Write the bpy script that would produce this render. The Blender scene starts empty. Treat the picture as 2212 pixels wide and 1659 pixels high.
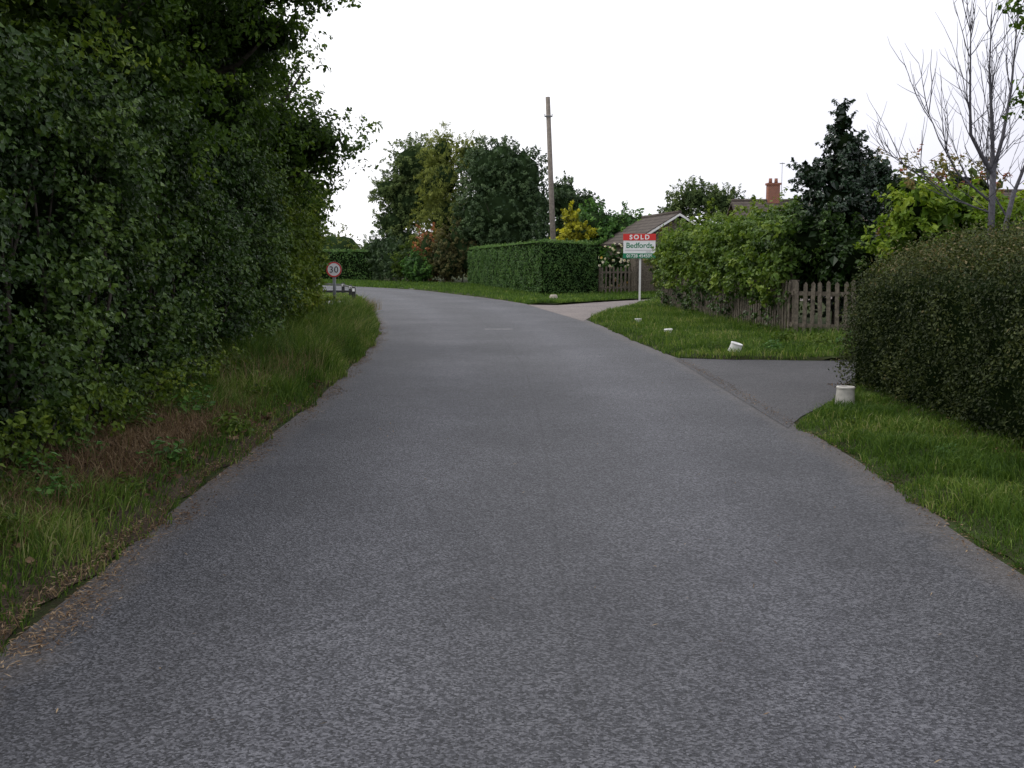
import bpy, math
import numpy as np
from mathutils import Vector
rng = np.random.default_rng(11)
scene = bpy.context.scene
COL = scene.collection

# ------------------------------------------------------------------ helpers
class MB:
    def __init__(s):
        s.v=[]; s.n=0; s.loops=[]; s.starts=[]; s.nl=0; s.mi=[]; s.tint=[]; s.sm=[]
    def add(s, v, faces, mat=0, tint=0.5, smooth=False, off=None):
        v=np.asarray(v,float).reshape(-1,3)
        base=s.n if off is None else off
        if off is None:
            s.v.append(v); s.n+=len(v)
        f=np.asarray(faces,int)
        k=f.shape[1]; m=len(f)
        s.loops.append((f+base).ravel()); s.starts.append(s.nl+np.arange(m)*k); s.nl+=m*k
        s.mi.append(np.full(m,mat)); s.sm.append(np.full(m,smooth))
        s.tint.append(np.broadcast_to(np.asarray(tint,float),(m,)).copy())
        return base
    def box(s,c,d,mat=0,yaw=0,tint=.5):
        x,y,z=[q/2 for q in d]
        p=np.array([[a*x,b*y,e*z] for a in(-1,1) for b in(-1,1) for e in(-1,1)],float)
        ca,sa=math.cos(yaw),math.sin(yaw)
        q=p.copy(); q[:,0]=p[:,0]*ca-p[:,1]*sa; q[:,1]=p[:,0]*sa+p[:,1]*ca
        s.add(q+np.array(c),[[0,1,3,2],[4,6,7,5],[0,4,5,1],[2,3,7,6],[0,2,6,4],[1,5,7,3]],mat,tint)
    def tube(s,pts,rad,k=7,mat=0,tint=.5,cap=True):
        pts=np.asarray(pts,float); n=len(pts); rad=np.broadcast_to(np.asarray(rad,float),(n,))
        V=[]
        for i in range(n):
            t=pts[min(i+1,n-1)]-pts[max(i-1,0)]; t=t/(np.linalg.norm(t)+1e-9)
            a=np.array([1.,0,0]) if abs(t[0])<.8 else np.array([0,1.,0])
            u=np.cross(t,a); u/=np.linalg.norm(u); w=np.cross(t,u)
            for j in range(k):
                an=2*math.pi*j/k
                V.append(pts[i]+rad[i]*(math.cos(an)*u+math.sin(an)*w))
        F=[[i*k+j,i*k+(j+1)%k,(i+1)*k+(j+1)%k,(i+1)*k+j] for i in range(n-1) for j in range(k)]
        b=s.add(V,F,mat,tint,True)
        if cap:
            s.add([],[[ (n-1)*k+j for j in range(k)]],mat,tint,off=b)
            s.add([],[[ k-1-j for j in range(k)]],mat,tint,off=b)
    def mesh(s,name,mats,origin=(0,0,0)):
        me=bpy.data.meshes.new(name)
        V=np.concatenate(s.v)-np.array(origin)
        me.vertices.add(len(V)); me.vertices.foreach_set("co",V.astype(np.float32).ravel())
        L=np.concatenate(s.loops); S=np.concatenate(s.starts)
        me.loops.add(len(L)); me.loops.foreach_set("vertex_index",L.astype(np.int32))
        me.polygons.add(len(S)); me.polygons.foreach_set("loop_start",S.astype(np.int32))
        for m in mats: me.materials.append(m)
        me.polygons.foreach_set("material_index",np.concatenate(s.mi).astype(np.int32))
        me.polygons.foreach_set("use_smooth",np.concatenate(s.sm).astype(bool))
        a=me.attributes.new("tint",'FLOAT','FACE'); a.data.foreach_set("value",np.concatenate(s.tint).astype(np.float32))
        me.update(calc_edges=True)
        return me

def tag(o,label=None,category=None,group=None,kind=None):
    if label: o["label"]=label
    if category: o["category"]=category
    if group: o["group"]=group
    if kind: o["kind"]=kind
def empty(name,loc,**k):
    o=bpy.data.objects.new(name,None); o.location=loc; o.empty_display_size=.2
    COL.objects.link(o); tag(o,**k); return o
def obj(name,mb,mats,origin=(0,0,0),parent=None,**k):
    """mesh object; vertices given in world coordinates"""
    o=bpy.data.objects.new(name,mb.mesh(name,mats,origin)); COL.objects.link(o)
    if parent is not None:
        o.parent=parent; o.location=Vector(origin)-parent.location
    else: o.location=origin
    tag(o,**k); return o
def norm(a): return a/(np.linalg.norm(a,axis=-1,keepdims=True)+1e-9)
def lump(p,f=1.0,ph=0.0):
    x,y,z=p[...,0]*f,p[...,1]*f,p[...,2]*f
    return (np.sin(1.7*x+1.3*y+ph)*np.cos(1.9*z-.7*x+ph*2)+np.sin(2.9*y-2.1*z+ph*3)*.6+np.sin(4.3*x+3.1*z+5.1*y+ph)*.35)/1.95

# ------------------------------------------------------------------ materials
def mat(name):
    m=bpy.data.materials.new(name); m.use_nodes=True
    nt=m.node_tree; nt.nodes.clear()
    out=nt.nodes.new("ShaderNodeOutputMaterial")
    return m,nt,out
def node(nt,t,**k):
    n=nt.nodes.new(t)
    for a,b in k.items():
        if a in n.inputs.keys(): n.inputs[a].default_value=b
        else: setattr(n,a,b)
    return n
def ramp(nt,fac,stops):
    r=nt.nodes.new("ShaderNodeValToRGB"); e=r.color_ramp.elements
    e[0].position,e[0].color=stops[0][0],(*stops[0][1],1)
    e[1].position,e[1].color=stops[-1][0],(*stops[-1][1],1)
    for p,c in stops[1:-1]:
        q=e.new(p); q.color=(*c,1)
    nt.links.new(fac,r.inputs[0]); return r.outputs[0]
def noise(nt,scale,detail=3,rough=.6,vec=None):
    if vec is None:
        vec=nt.nodes.new("ShaderNodeTexCoord").outputs["Object"]
    n=node(nt,"ShaderNodeTexNoise",Scale=scale,Detail=detail,Roughness=rough); nt.links.new(vec,n.inputs["Vector"])
    return n.outputs[0]
def mixc(nt,a,b,f,mode='MIX'):
    m=nt.nodes.new("ShaderNodeMix"); m.data_type='RGBA'; m.blend_type=mode
    for s,i in ((f,0),(a,6),(b,7)):
        if hasattr(s,'links'): nt.links.new(s,m.inputs[i])
        else: m.inputs[i].default_value = s if i==0 else (*s,1)
    return m.outputs[2]
def math_(nt,op,a,b=0.0,c=None):
    m=nt.nodes.new("ShaderNodeMath"); m.operation=op
    for i,s in enumerate((a,b,c)):
        if s is None: continue
        if hasattr(s,'links'): nt.links.new(s,m.inputs[i])
        else: m.inputs[i].default_value=s
    return m.outputs[0]
def bump(nt,h,strength,dist):
    b=node(nt,"ShaderNodeBump",Strength=strength,Distance=dist); nt.links.new(h,b.inputs["Height"]); return b.outputs[0]
def pbsdf(nt,out,color,rough=.8,nrm=None,spec=.5,metal=0):
    p=nt.nodes.new("ShaderNodeBsdfPrincipled")
    if hasattr(color,'links'): nt.links.new(color,p.inputs["Base Color"])
    else: p.inputs["Base Color"].default_value=(*color,1)
    if hasattr(rough,'links'): nt.links.new(rough,p.inputs["Roughness"])
    else: p.inputs["Roughness"].default_value=rough
    p.inputs["Specular IOR Level"].default_value=spec; p.inputs["Metallic"].default_value=metal
    if nrm is not None: nt.links.new(nrm,p.inputs["Normal"])
    if out is not None: nt.links.new(p.outputs[0],out.inputs[0])
    return p.outputs[0]
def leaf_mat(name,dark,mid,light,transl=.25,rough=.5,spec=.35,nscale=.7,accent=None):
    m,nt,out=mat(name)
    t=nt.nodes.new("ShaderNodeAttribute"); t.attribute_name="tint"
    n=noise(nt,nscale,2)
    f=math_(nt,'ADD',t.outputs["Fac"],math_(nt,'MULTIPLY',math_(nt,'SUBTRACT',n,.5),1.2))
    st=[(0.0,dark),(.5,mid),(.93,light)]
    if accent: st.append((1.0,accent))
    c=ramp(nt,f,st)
    p=pbsdf(nt,None,c,rough,spec=spec)
    if transl<=0:
        nt.links.new(p,out.inputs[0]); return m
    tr=nt.nodes.new("ShaderNodeBsdfTranslucent")
    nt.links.new(mixc(nt,c,(1.2,1.15,.3),.5,'MULTIPLY'),tr.inputs[0])
    ms=nt.nodes.new("ShaderNodeMixShader"); ms.inputs[0].default_value=transl
    nt.links.new(p,ms.inputs[1]); nt.links.new(tr.outputs[0],ms.inputs[2]); nt.links.new(ms.outputs[0],out.inputs[0])
    return m
def plain(name,c,rough=.6,var=.25,ns=20,spec=.4,bs=.2,bd=.004):
    m,nt,out=mat(name)
    n=noise(nt,ns,4)
    d=tuple(x*(1-var) for x in c); l=tuple(min(1,x*(1+var)) for x in c)
    col=ramp(nt,n,[(.3,d),(.7,l)])
    pbsdf(nt,out,col,rough,bump(nt,n,bs,bd),spec); return m

M={}
M['oak']=leaf_mat("oak_leaves",(.018,.04,.005),(.056,.112,.012),(.15,.235,.025),.35,.5,.2)
M['hawthorn']=leaf_mat("hawthorn_leaves",(.026,.05,.006),(.09,.15,.016),(.23,.3,.04),.35,.5,.2,accent=(.28,.3,.06))
M['ivy']=leaf_mat("ivy_leaves",(.013,.034,.006),(.042,.088,.014),(.12,.195,.032),.2,.42,.28,nscale=.6)
M['core']=plain("painted_foliage_shade",(.008,.014,.005),1,.4,4,0)  # near-black core solid: shade in the leaf gaps painted as colour
M['farcore']=plain("painted_far_foliage_shade",(.022,.038,.015),1,.4,2,0)  # paler core for distant crowns, inner shade painted as dark green
M['bark']=plain("bark",(.07,.06,.048),.9,.45,14,.2,.8,.02)
M['privet']=leaf_mat("clipped_hedge_leaves",(.03,.075,.018),(.068,.15,.036),(.13,.23,.055),.25,.5,.25,nscale=1.2)
M['lonicera']=leaf_mat("small_leaved_hedge",(.010,.017,.005),(.034,.05,.013),(.09,.108,.03),.2,.6,.2,nscale=1.6,accent=(.19,.16,.08))
M['beech']=leaf_mat("fence_shrub_leaves",(.035,.075,.01),(.1,.175,.024),(.23,.31,.05),.35,.5,.25)
M['holly']=leaf_mat("holly_leaves",(.008,.02,.009),(.022,.05,.022),(.06,.1,.055),.06,.3,.5)
M['lime']=leaf_mat("lime_green_leaves",(.06,.12,.012),(.16,.26,.025),(.3,.38,.04),.4,.5,.25)
M['redtip']=leaf_mat("red_tipped_leaves",(.05,.09,.02),(.13,.16,.035),(.27,.16,.06),.3,.5,.25,accent=(.36,.09,.06))
M['pine']=leaf_mat("pine_needles",(.05,.082,.03),(.115,.165,.055),(.21,.265,.09),.25,.7,.15,nscale=.5)
M['larch']=leaf_mat("larch_foliage",(.1,.125,.03),(.21,.25,.06),(.34,.36,.1),.35,.7,.15,nscale=.5)
M['darktree']=leaf_mat("evergreen_oak_leaves",(.03,.06,.024),(.07,.12,.045),(.13,.19,.08),.15,.5,.25,nscale=.5)
M['yellow']=leaf_mat("golden_leaves",(.2,.2,.01),(.4,.4,.02),(.6,.56,.03),.35)
M['bright']=leaf_mat("bright_green_leaves",(.03,.085,.018),(.085,.2,.035),(.18,.33,.06),.3,.5,.25)
M['red']=leaf_mat("bronze_leaves",(.15,.08,.03),(.38,.15,.065),(.5,.22,.09),.3,.5,.25)
M['brown']=leaf_mat("brownish_shrub_leaves",(.055,.055,.02),(.13,.125,.045),(.2,.18,.07),.25,.6,.2)
M['distant']=leaf_mat("distant_foliage",(.06,.09,.04),(.11,.15,.06),(.16,.21,.1),.2,.8,.1,nscale=.2)
M['grass']=leaf_mat("grass_blades",(.034,.075,.012),(.085,.16,.024),(.2,.28,.06),.4,.6,.2,nscale=1.1,accent=(.33,.33,.15))
M['dry']=leaf_mat("dry_stems",(.07,.045,.025),(.17,.115,.065),(.32,.24,.14),.2,.8,.1)
M['litter']=leaf_mat("fallen_leaves",(.06,.035,.02),(.17,.11,.065),(.36,.27,.17),.1,.8,.1)
M['flower']=leaf_mat("pale_flowers",(.6,.55,.3),(.75,.72,.6),(.85,.85,.8),.3,.6,.2,accent=(.8,.5,.05))
M['white']=plain("white_paint",(.74,.74,.72),.45,.08,9)
M['greypost']=plain("grey_galvanised_paint",(.16,.17,.175),.5,.12,30)
M['timber']=plain("weathered_timber",(.14,.12,.095),.85,.5,16,.2,.6,.004)
M['pole']=plain("weathered_pole_timber",(.2,.175,.15),.9,.3,8,.2,.5,.006)
M['black']=plain("black_paint",(.015,.015,.016),.5,.3,20)
M['signred']=plain("sign_red",(.62,.03,.025),.4,.05,10)
M['signgreen']=plain("sign_green",(.01,.2,.09),.4,.05,10)
M['signwhite']=plain("sign_white",(.8,.8,.8),.4,.03,10)
M['signgrey']=plain("sign_small_grey",(.25,.27,.26),.4,.03,10)
M['graybark']=plain("smooth_grey_bark",(.095,.092,.105),.8,.3,20,.2)
M['stone']=plain("pale_stone",(.4,.36,.3),.9,.2,12,.2,.5,.01)
M['glass']=plain("window_glass",(.03,.035,.04),.08,.1,2,.6)
M['soil']=plain("bare_soil",(.055,.042,.03),1,.4,18,.1,.8,.02)

def asphalt(name,lo,mid,hi,edges=True):
    m,nt,out=mat(name)
    tc=nt.nodes.new("ShaderNodeTexCoord").outputs["Object"]
    v=node(nt,"ShaderNodeTexVoronoi",Scale=105.0); nt.links.new(tc,v.inputs["Vector"])
    sepc=nt.nodes.new("ShaderNodeSeparateColor"); nt.links.new(v.outputs["Color"],sepc.inputs[0])
    fine=noise(nt,60,3,.75,tc)
    f=math_(nt,'ADD',math_(nt,'MULTIPLY',sepc.outputs[0],.7),math_(nt,'MULTIPLY',fine,.3))
    c=ramp(nt,f,[(.15,lo),(.5,mid),(.86,hi)])
    big=noise(nt,.45,5,.62,tc); med=noise(nt,3.5,4,.65,tc)
    k=math_(nt,'ADD',math_(nt,'MULTIPLY',big,.75),math_(nt,'MULTIPLY',med,.3))
    c=mixc(nt,c,ramp(nt,k,[(.36,(.68,.68,.70)),(.70,(1.34,1.33,1.31))]),1.0,'MULTIPLY')
    if edges:
        a=nt.nodes.new("ShaderNodeAttribute"); a.attribute_name="across"
        ab=math_(nt,'ABSOLUTE',a.outputs["Fac"])
        w=math_(nt,'SUBTRACT',ab,.42); w=math_(nt,'MULTIPLY',w,w); w=math_(nt,'MULTIPLY',w,-26.0); w=math_(nt,'EXPONENT',w)
        c=mixc(nt,c,(1.28,1.28,1.29),w,'MULTIPLY')
        s=math_(nt,'ABSOLUTE',math_(nt,'ADD',a.outputs["Fac"],math_(nt,'MULTIPLY',math_(nt,'SUBTRACT',med,.5),.05)))
        s=math_(nt,'LESS_THAN',s,.006)
        c=mixc(nt,c,(.66,.66,.66),math_(nt,'MULTIPLY',s,big),'MULTIPLY')
        e=math_(nt,'ADD',ab,math_(nt,'MULTIPLY',math_(nt,'SUBTRACT',med,.5),.2))
        er=node(nt,"ShaderNodeMapRange"); nt.links.new(e,er.inputs[0]); er.inputs[1].default_value=.87; er.inputs[2].default_value=1.02
        c=mixc(nt,c,(.12,.10,.082),math_(nt,'MULTIPLY',er.outputs[0],.55))
    b=bump(nt,math_(nt,'ADD',v.outputs["Distance"],fine),.7,.006)
    pbsdf(nt,out,c,.66,b,.42); return m
M['road']=asphalt("asphalt",(.010,.011,.014),(.043,.0445,.052),(.118,.12,.133))
M['drive']=asphalt("driveway_asphalt",(.012,.012,.014),(.041,.04,.044),(.108,.105,.11),False)
M['gravel']=asphalt("pinkish_gravel",(.075,.06,.054),(.145,.12,.11),(.25,.215,.2),False)
M['concrete']=plain("pale_concrete",(.26,.25,.24),.9,.15,6,.2,.3,.004)

def ground_mat():
    m,nt,out=mat("grassy_ground")
    n=noise(nt,2.2,6,.7); f=noise(nt,40,3,.7)
    k=math_(nt,'ADD',math_(nt,'MULTIPLY',n,.6),math_(nt,'MULTIPLY',f,.4))
    c=ramp(nt,k,[(.36,(.035,.028,.018)),(.5,(.035,.045,.016)),(.64,(.05,.085,.022)),(.78,(.085,.12,.035))])
    pbsdf(nt,out,c,.95,bump(nt,f,.8,.03),.1); return m
M['ground']=ground_mat()
def tile_mat(name,c):
    m,nt,out=mat(name)
    tc=nt.nodes.new("ShaderNodeTexCoord").outputs["Object"]
    sp=nt.nodes.new("ShaderNodeSeparateXYZ"); nt.links.new(tc,sp.inputs[0])
    r=math_(nt,'FRACT',math_(nt,'MULTIPLY',sp.outputs[2],6.0)); 
    n=noise(nt,3,5,.7)
    col=ramp(nt,n,[(.3,tuple(x*.6 for x in c)),(.7,tuple(x*1.35 for x in c))])
    col=mixc(nt,col,(.45,.45,.45),math_(nt,'LESS_THAN',r,.18),'MULTIPLY')
    pbsdf(nt,out,col,.9,bump(nt,r,.5,.02),.15); return m
M['tile']=tile_mat("brown_roof_tiles",(.088,.074,.064))
def brick_mat():
    m,nt,out=mat("red_brick")
    tc=nt.nodes.new("ShaderNodeTexCoord").outputs["Object"]
    mp=nt.nodes.new("ShaderNodeMapping"); nt.links.new(tc,mp.inputs[0]); mp.inputs["Rotation"].default_value=(math.radians(90),0,0)
    b=nt.nodes.new("ShaderNodeTexBrick"); nt.links.new(mp.outputs[0],b.inputs[0])
    b.inputs["Scale"].default_value=4.4
    b.inputs["Color1"].default_value=(.28,.09,.05,1); b.inputs["Color2"].default_value=(.2,.07,.045,1); b.inputs["Mortar"].default_value=(.3,.27,.23,1)
    pbsdf(nt,out,b.outputs[0],.85,None,.2); return m
M['brick']=brick_mat()

# ------------------------------------------------------------------ leaves
def leaves(mb,P,N,size,mat=0,tint=.5,jit=.7,asp=.55,droop=.3,fold=.18):
    n=len(P)
    if n==0: return
    nn=norm(N+rng.normal(0,jit,(n,3)))
    d=rng.normal(0,1,(n,3)); d[:,2]-=droop*2
    d=d-nn*(d*nn).sum(1,keepdims=True); d=norm(d)
    b=np.cross(nn,d)
    s=(np.asarray(size)*rng.uniform(.6,1.3,n))[:,None]
    w=s*asp*.5
    V=np.stack([P-d*s*.5, P-d*s*.05+b*w+nn*w*fold*2, P+d*s*.5, P-d*s*.05-b*w+nn*w*fold*2],1)
    F=np.arange(n*4).reshape(n,4)
    mb.add(V.reshape(-1,3),F,mat,tint)
def shoots(mb,C,D,per,L,R,size,ct,mat=0,jit=.45,asp=.6,droop=.3,zmin=.04,up=.45,spread=.45,rise=.2):
    """leafy shoots growing from points C towards D, so the outline ends in sprays"""
    nc=len(C)
    if nc==0: return
    bd=norm(D+rng.normal(0,spread,(nc,3))+np.array([0,0,rise]))
    Ls=L*rng.uniform(.5,1.5,nc); idx=np.repeat(np.arange(nc),per); ni=len(idx)
    t=rng.random(ni)**.85
    o=norm(rng.normal(0,1,(ni,3)))*(rng.random(ni)**.5*R*(1.15-.8*t))[:,None]
    P=C[idx]+bd[idx]*(Ls[idx]*(t-.3))[:,None]+o
    N=norm(o)*.45+D[idx]*.5+np.array([0,0,up])
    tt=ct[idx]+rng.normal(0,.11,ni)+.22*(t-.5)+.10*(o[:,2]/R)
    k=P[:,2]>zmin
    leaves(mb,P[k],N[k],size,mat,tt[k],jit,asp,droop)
def ellipsoid(mb,c,r,mat=0,ph=0,seg=16,rings=10,amp=.15):
    V=[]
    for i in range(rings+1):
        th=math.pi*i/rings
        for j in range(seg):
            a=2*math.pi*j/seg
            V.append([math.sin(th)*math.cos(a),math.sin(th)*math.sin(a),math.cos(th)])
    V=np.array(V); k=1+amp*lump(V,2.2,ph)[:,None]
    V=V*k*np.array(r)+np.array(c)
    V[:,2]=np.maximum(V[:,2],0.02)
    F=[[i*seg+j,(i+1)*seg+j,(i+1)*seg+(j+1)%seg,i*seg+(j+1)%seg] for i in range(rings) for j in range(seg)]
    mb.add(V,F,mat,.1,True)
def crown(mb,blobs,n,size,cr,per=45,core=.6,zmin=.05,lumpy=.22,jit=.45,droop=.3,asp=.6,depth=.35,inner=.08,mat=0,cmat=1,base=.42,rise=.2,Lf=2.0):
    B=np.array(blobs,float)
    area=(B[:,3]*B[:,4]+B[:,3]*B[:,5]+B[:,4]*B[:,5]); area/=area.sum()
    heads=[]
    for b,a in zip(B,area):
        c,r=b[:3],b[3:6]; ni=max(60,int(n*a)); nc=max(4,ni//per)
        d=norm(rng.normal(0,1,(nc,3)))
        q=rng.random(nc)**1.3
        rad=(1-depth*q)*(1+lumpy*lump(d*2+c,1.3,c[0]))
        C=c+d*r*rad[:,None]
        heads.append(C)
        ct=base+rng.normal(0,.12,nc)-.25*q+.08*d[:,2]  # deeper clumps get a darker tint: recess shade put into leaf colour
        shoots(mb,C,d,per,cr*Lf,cr*.8,size,ct,mat,jit,asp,droop,zmin,rise=rise)
        if inner>0:
            m=int(ni*inner)
            dd=norm(rng.normal(0,1,(m,3))); P=c+dd*r*(rng.uniform(.5,.85,m))[:,None]
            k=P[:,2]>zmin
            leaves(mb,P[k],dd[k],size*2.0,mat,.02,.9,.7)  # inner leaves coloured darkest to paint the crown's interior shade
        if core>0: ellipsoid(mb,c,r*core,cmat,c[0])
    return np.concatenate(heads)
def tree(name,foot,blobs,n,size,cr,leafm,label,trunk_r=.15,limbs=8,category="tree",barkm='bark',**k):
    e=empty(name,foot,label=label,category=category)
    mb=MB(); H=crown(mb,blobs,n,size,cr,**k)
    obj("crown",mb,[M[leafm],M['farcore' if foot[1]>40 else 'core']],foot,e)
    tb=MB(); B=np.array(blobs); top=B[:,:3].mean(0); bz=np.array(foot,float)
    zt=max(top[2],1.0)
    pts=[bz-[0,0,.1],bz+[0.02,.01,zt*.15],bz*.7+np.array([top[0],top[1],0])*.3+[0,0,zt*.55],np.array([top[0],top[1],zt])]
    tb.tube(pts,[trunk_r*1.5,trunk_r*1.05,trunk_r*.85,trunk_r*.5],9)
    for h in H[rng.choice(len(H),min(limbs,len(H)),replace=False)]:
        f=rng.uniform(.4,.95); s=pts[1]*(1-f)+pts[3]*f
        mid=(s+h)/2+np.array([0,0,-.1*np.linalg.norm(h-s)])
        if h[2]<.4: continue
        tb.tube([s,mid,h],[trunk_r*.42,trunk_r*.25,trunk_r*.08],6,cap=False)
    obj("trunk",tb,[M[barkm]],foot,e)
    return e
def bush(name,foot,blobs,n,size,cr,leafm,label,category="bush",**k):
    return tree(name,foot,blobs,n,size,cr,leafm,label,trunk_r=.04,limbs=5,category=category,**k)

# ------------------------------------------------------------------ ground, road
mb=MB(); mb.add([[-400,-100,0],[400,-100,0],[400,700,0],[-400,700,0]],[[0,1,2,3]])
obj("ground",mb,[M['ground']],kind="structure")

ST=np.array([(-2.1,-6,2.6,-6),(-2.1,4.2,2.6,5.0),(-2.16,6.1,2.67,6.5),(-2.2,8.5,2.76,8.7),(-2.24,12,2.75,12.2),(-2.42,16,2.72,16.5),
 (-2.71,21,2.42,20.7),(-3.37,26.4,2.12,26.2),(-4.4,33,1.45,33),(-5.65,41,0,40.5),(-7.7,50,-2.6,49),(-10.4,55,-5.8,57.5),(-15,58.5,-12.5,66.5),(-26,62,-25,71),(-48,65,-48,74)])
def catmull(P,m=8):
    out=[]
    for i in range(len(P)-1):
        p0=P[max(i-1,0)];p1=P[i];p2=P[i+1];p3=P[min(i+2,len(P)-1)]
        for j in range(m):
            t=j/m
            out.append(.5*((2*p1)+(-p0+p2)*t+(2*p0-5*p1+4*p2-p3)*t*t+(-p0+3*p1-3*p2+p3)*t**3))
    out.append(P[-1]); return np.array(out)
S=catmull(ST,8); nc=28
V=[];A=[]
for r in S:
    for j in range(nc+1):
        f=j/nc; V.append([r[0]*(1-f)+r[2]*f, r[1]*(1-f)+r[3]*f, .004]); A.append(2*f-1)
F=[[i*(nc+1)+j,i*(nc+1)+j+1,(i+1)*(nc+1)+j+1,(i+1)*(nc+1)+j] for i in range(len(S)-1) for j in range(nc)]
mb=MB(); mb.add(V,F)
road=obj("road",mb,[M['road']],kind="structure")
a=road.data.attributes.new("across",'FLOAT','POINT'); a.data.foreach_set("value",np.array(A,np.float32))
def interp(ys,xs): return lambda y: np.interp(y,ys,xs)
LX=interp(S[:104,1],S[:104,0]); RX=interp(S[:88,3],S[:88,2])

def poly(name,pts,m,z=.008,**k):
    mb=MB(); mb.add([[x,y,z] for x,y in pts],[list(range(len(pts)))]); obj(name,mb,[M[m]],kind="structure")
poly("driveway",[(2.62,10.0),(2.95,10.75),(3.6,11.9),(4.3,12.9),(7,13.3),(16,13.3),(16,17.2),(7,17.2),(5.6,17.1),(3.6,16.9),(2.62,17.2)],'drive')
poly("driveway",[(1.85,27.6),(2.25,30.0),(2.6,31.5),(3.3,34),(5,37.5),(9,40.5),(14,42),(14,46),(9,45),(5.8,43.2),(3.1,39.6),(1.6,37.2),(.55,37.6)],'gravel')
poly("footpath",[(-4.75,34.6),(-5.75,41),(-9,41.6),(-16,42.5),(-16,37),(-8,35.2)],'concrete')
poly("footpath",[(-5.5,57.5),(-3.2,53.6),(-2.6,54.8),(-3.5,59.5),(-6.5,61.2)],'concrete')

def verge(name,ys,xin,xout,h=.06,bank=0.0,nx=16,m='ground'):
    V=[];ny=len(ys)
    for y in ys:
        a,b=xin(y),xout(y)
        for j in range(nx+1):
            f=(j/nx)**1.4; x=a+(b-a)*f
            V.append([x,y,vz(x,y,a,b,h,bank)])
    F=[[i*(nx+1)+j,i*(nx+1)+j+1,(i+1)*(nx+1)+j+1,(i+1)*(nx+1)+j] for i in range(ny-1) for j in range(nx)]
    mb=MB(); mb.add(np.array(V),F,0,.5,True); obj(name,mb,[M[m]],kind="structure")
def vz(x,y,a,b,h,bank):
    d=np.abs(x-a); w=np.maximum(np.abs(b-a),.01)
    s=np.minimum(d/.22,1); s=s*s*(3-2*s)
    return .009+h*s+bank*(d/w)+.012*s*np.sin(x*5+y*3.1)*np.sin(y*4.3-x*2)
wob=lambda y: .05*np.sin(y*2.3)+.03*np.sin(y*6.1+1)+.02*np.sin(y*17)+.012*np.sin(y*41)
vL=(lambda y: LX(y)-.02+wob(y)*.9, lambda y: -4.9-np.maximum(0,y-24)*.22)
vA=(lambda y: np.where(y<10.1,RX(y)+.02+wob(y+3)*.8,np.interp(y,[10.1,10.75,11.9,12.9,13.0],[2.74,3.05,3.65,4.45,4.7])), lambda y: np.full_like(y*1.0,4.9))
vB=(lambda y: np.interp(y,[16.75,17.0,17.3,20.7,24,27.9,30,31.5,34,37.4],[4.8,3.4,2.72,2.44,2.27,2.05,2.35,2.7,3.4,5.0])+wob(y)*.7, lambda y: np.interp(y,[16.7,21,33,37.5],[6.8,6.2,5.2,5.3]))
vC=(lambda y: RX(y)+.03+wob(y)*.8, lambda y: np.interp(y,[37.2,39.6,43.2,45,48,60],[1.3,3.0,5.7,9,9,4]))
vD=(lambda y: LX(y)+wob(y)*.8, lambda y: LX(y)*0-22)
verge("grass_verge",np.arange(-3,34.5,.12),*vL,h=.05,bank=.12,m='soil')
verge("grass_verge",np.arange(-3,12.95,.1),*vA,h=.06,bank=.04)
verge("grass_verge",np.arange(16.75,37.35,.12),*vB,h=.05,bank=.04)
verge("grass_verge",np.arange(37.6,57,.3),*vC,h=.05)
verge("grass_verge",np.arange(41.6,58,.3),*vD,h=.03)

# ------------------------------------------------------------------ grass
def blades(mb,x,y,z,h,w,tint,mat=0,lean=.5,bias=(0,0)):
    n=len(x)
    if n==0: return
    az=rng.uniform(0,2*math.pi,n); L=rng.uniform(.1,1,n)*lean
    dx=np.cos(az)*L+bias[0]; dy=np.sin(az)*L+bias[1]
    pa=rng.uniform(0,2*math.pi,n); bx=np.cos(pa)*w/2; by=np.sin(pa)*w/2
    B=np.stack([x,y,z],1); W=np.stack([bx,by,0*bx],1)
    m=B+np.stack([dx*h*.35,dy*h*.35,h*.6],1); t=B+np.stack([dx*h,dy*h,h*(1-.25*L)],1)
    V=np.stack([B-W,B+W,m+W*.75,m-W*.75,t],1).reshape(-1,3)
    i=np.arange(n)[:,None]*5
    b=mb.add(V,i+np.array([0,1,2,3]),mat,tint)
    mb.add([],i+np.array([3,2,4]),mat,tint,off=b)
def scatter(ys,xin,xout,n,power=1.0,over=.03,dens=None):
    y=ys[0]+(ys[1]-ys[0])*rng.random(n)**power
    a,b=xin(y),xout(y); sgn=np.sign(b-a)
    x=a-sgn*over+(b-a+sgn*over)*rng.random(n)
    if dens is not None:
        k=rng.random(n)<dens(x,y); return x[k],y[k]
    return x,y
pn=lambda x,y,f,p: lump(np.stack([x,y,0*x],-1),f,p)
mb=MB()
def dl(x,y):
    dead=np.exp(-((y-8.6)/2.0)**2)*np.clip((-x-2.4)/.3,0,1)
    p=.5+.6*pn(x,y,2.2,1)
    return np.clip((1-dead*1.15)*np.clip(p+.45,.12,1)*np.clip((x+5.0)/.8,0,1),0.015,1)
x,y=scatter((3,34),vL[0],lambda y: np.minimum(vL[1](y)+.5,-4.2),120000,1.7,.03,dl)
h=np.interp(y,[3,9,12,15,30],[.12,.11,.2,.35,.34])*rng.uniform(.35,1.5,len(x))*(1+.55*pn(x,y,1.7,2)+.3*pn(x,y,5,3))
d=np.abs(x-vL[0](y)); h*=np.clip(.3+d/.4,0,1)
blades(mb,x,y,vz(x,y,vL[0](y),vL[1](y),.05,.12)-.01,h,np.interp(y,[3,12,30],[.006,.009,.016]),rng.normal(.48,.27,len(x))+.12*np.clip((y-12)/8,-.3,1)+.24*pn(x,y,1.1,7),0,.9,(.14,0))
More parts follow.
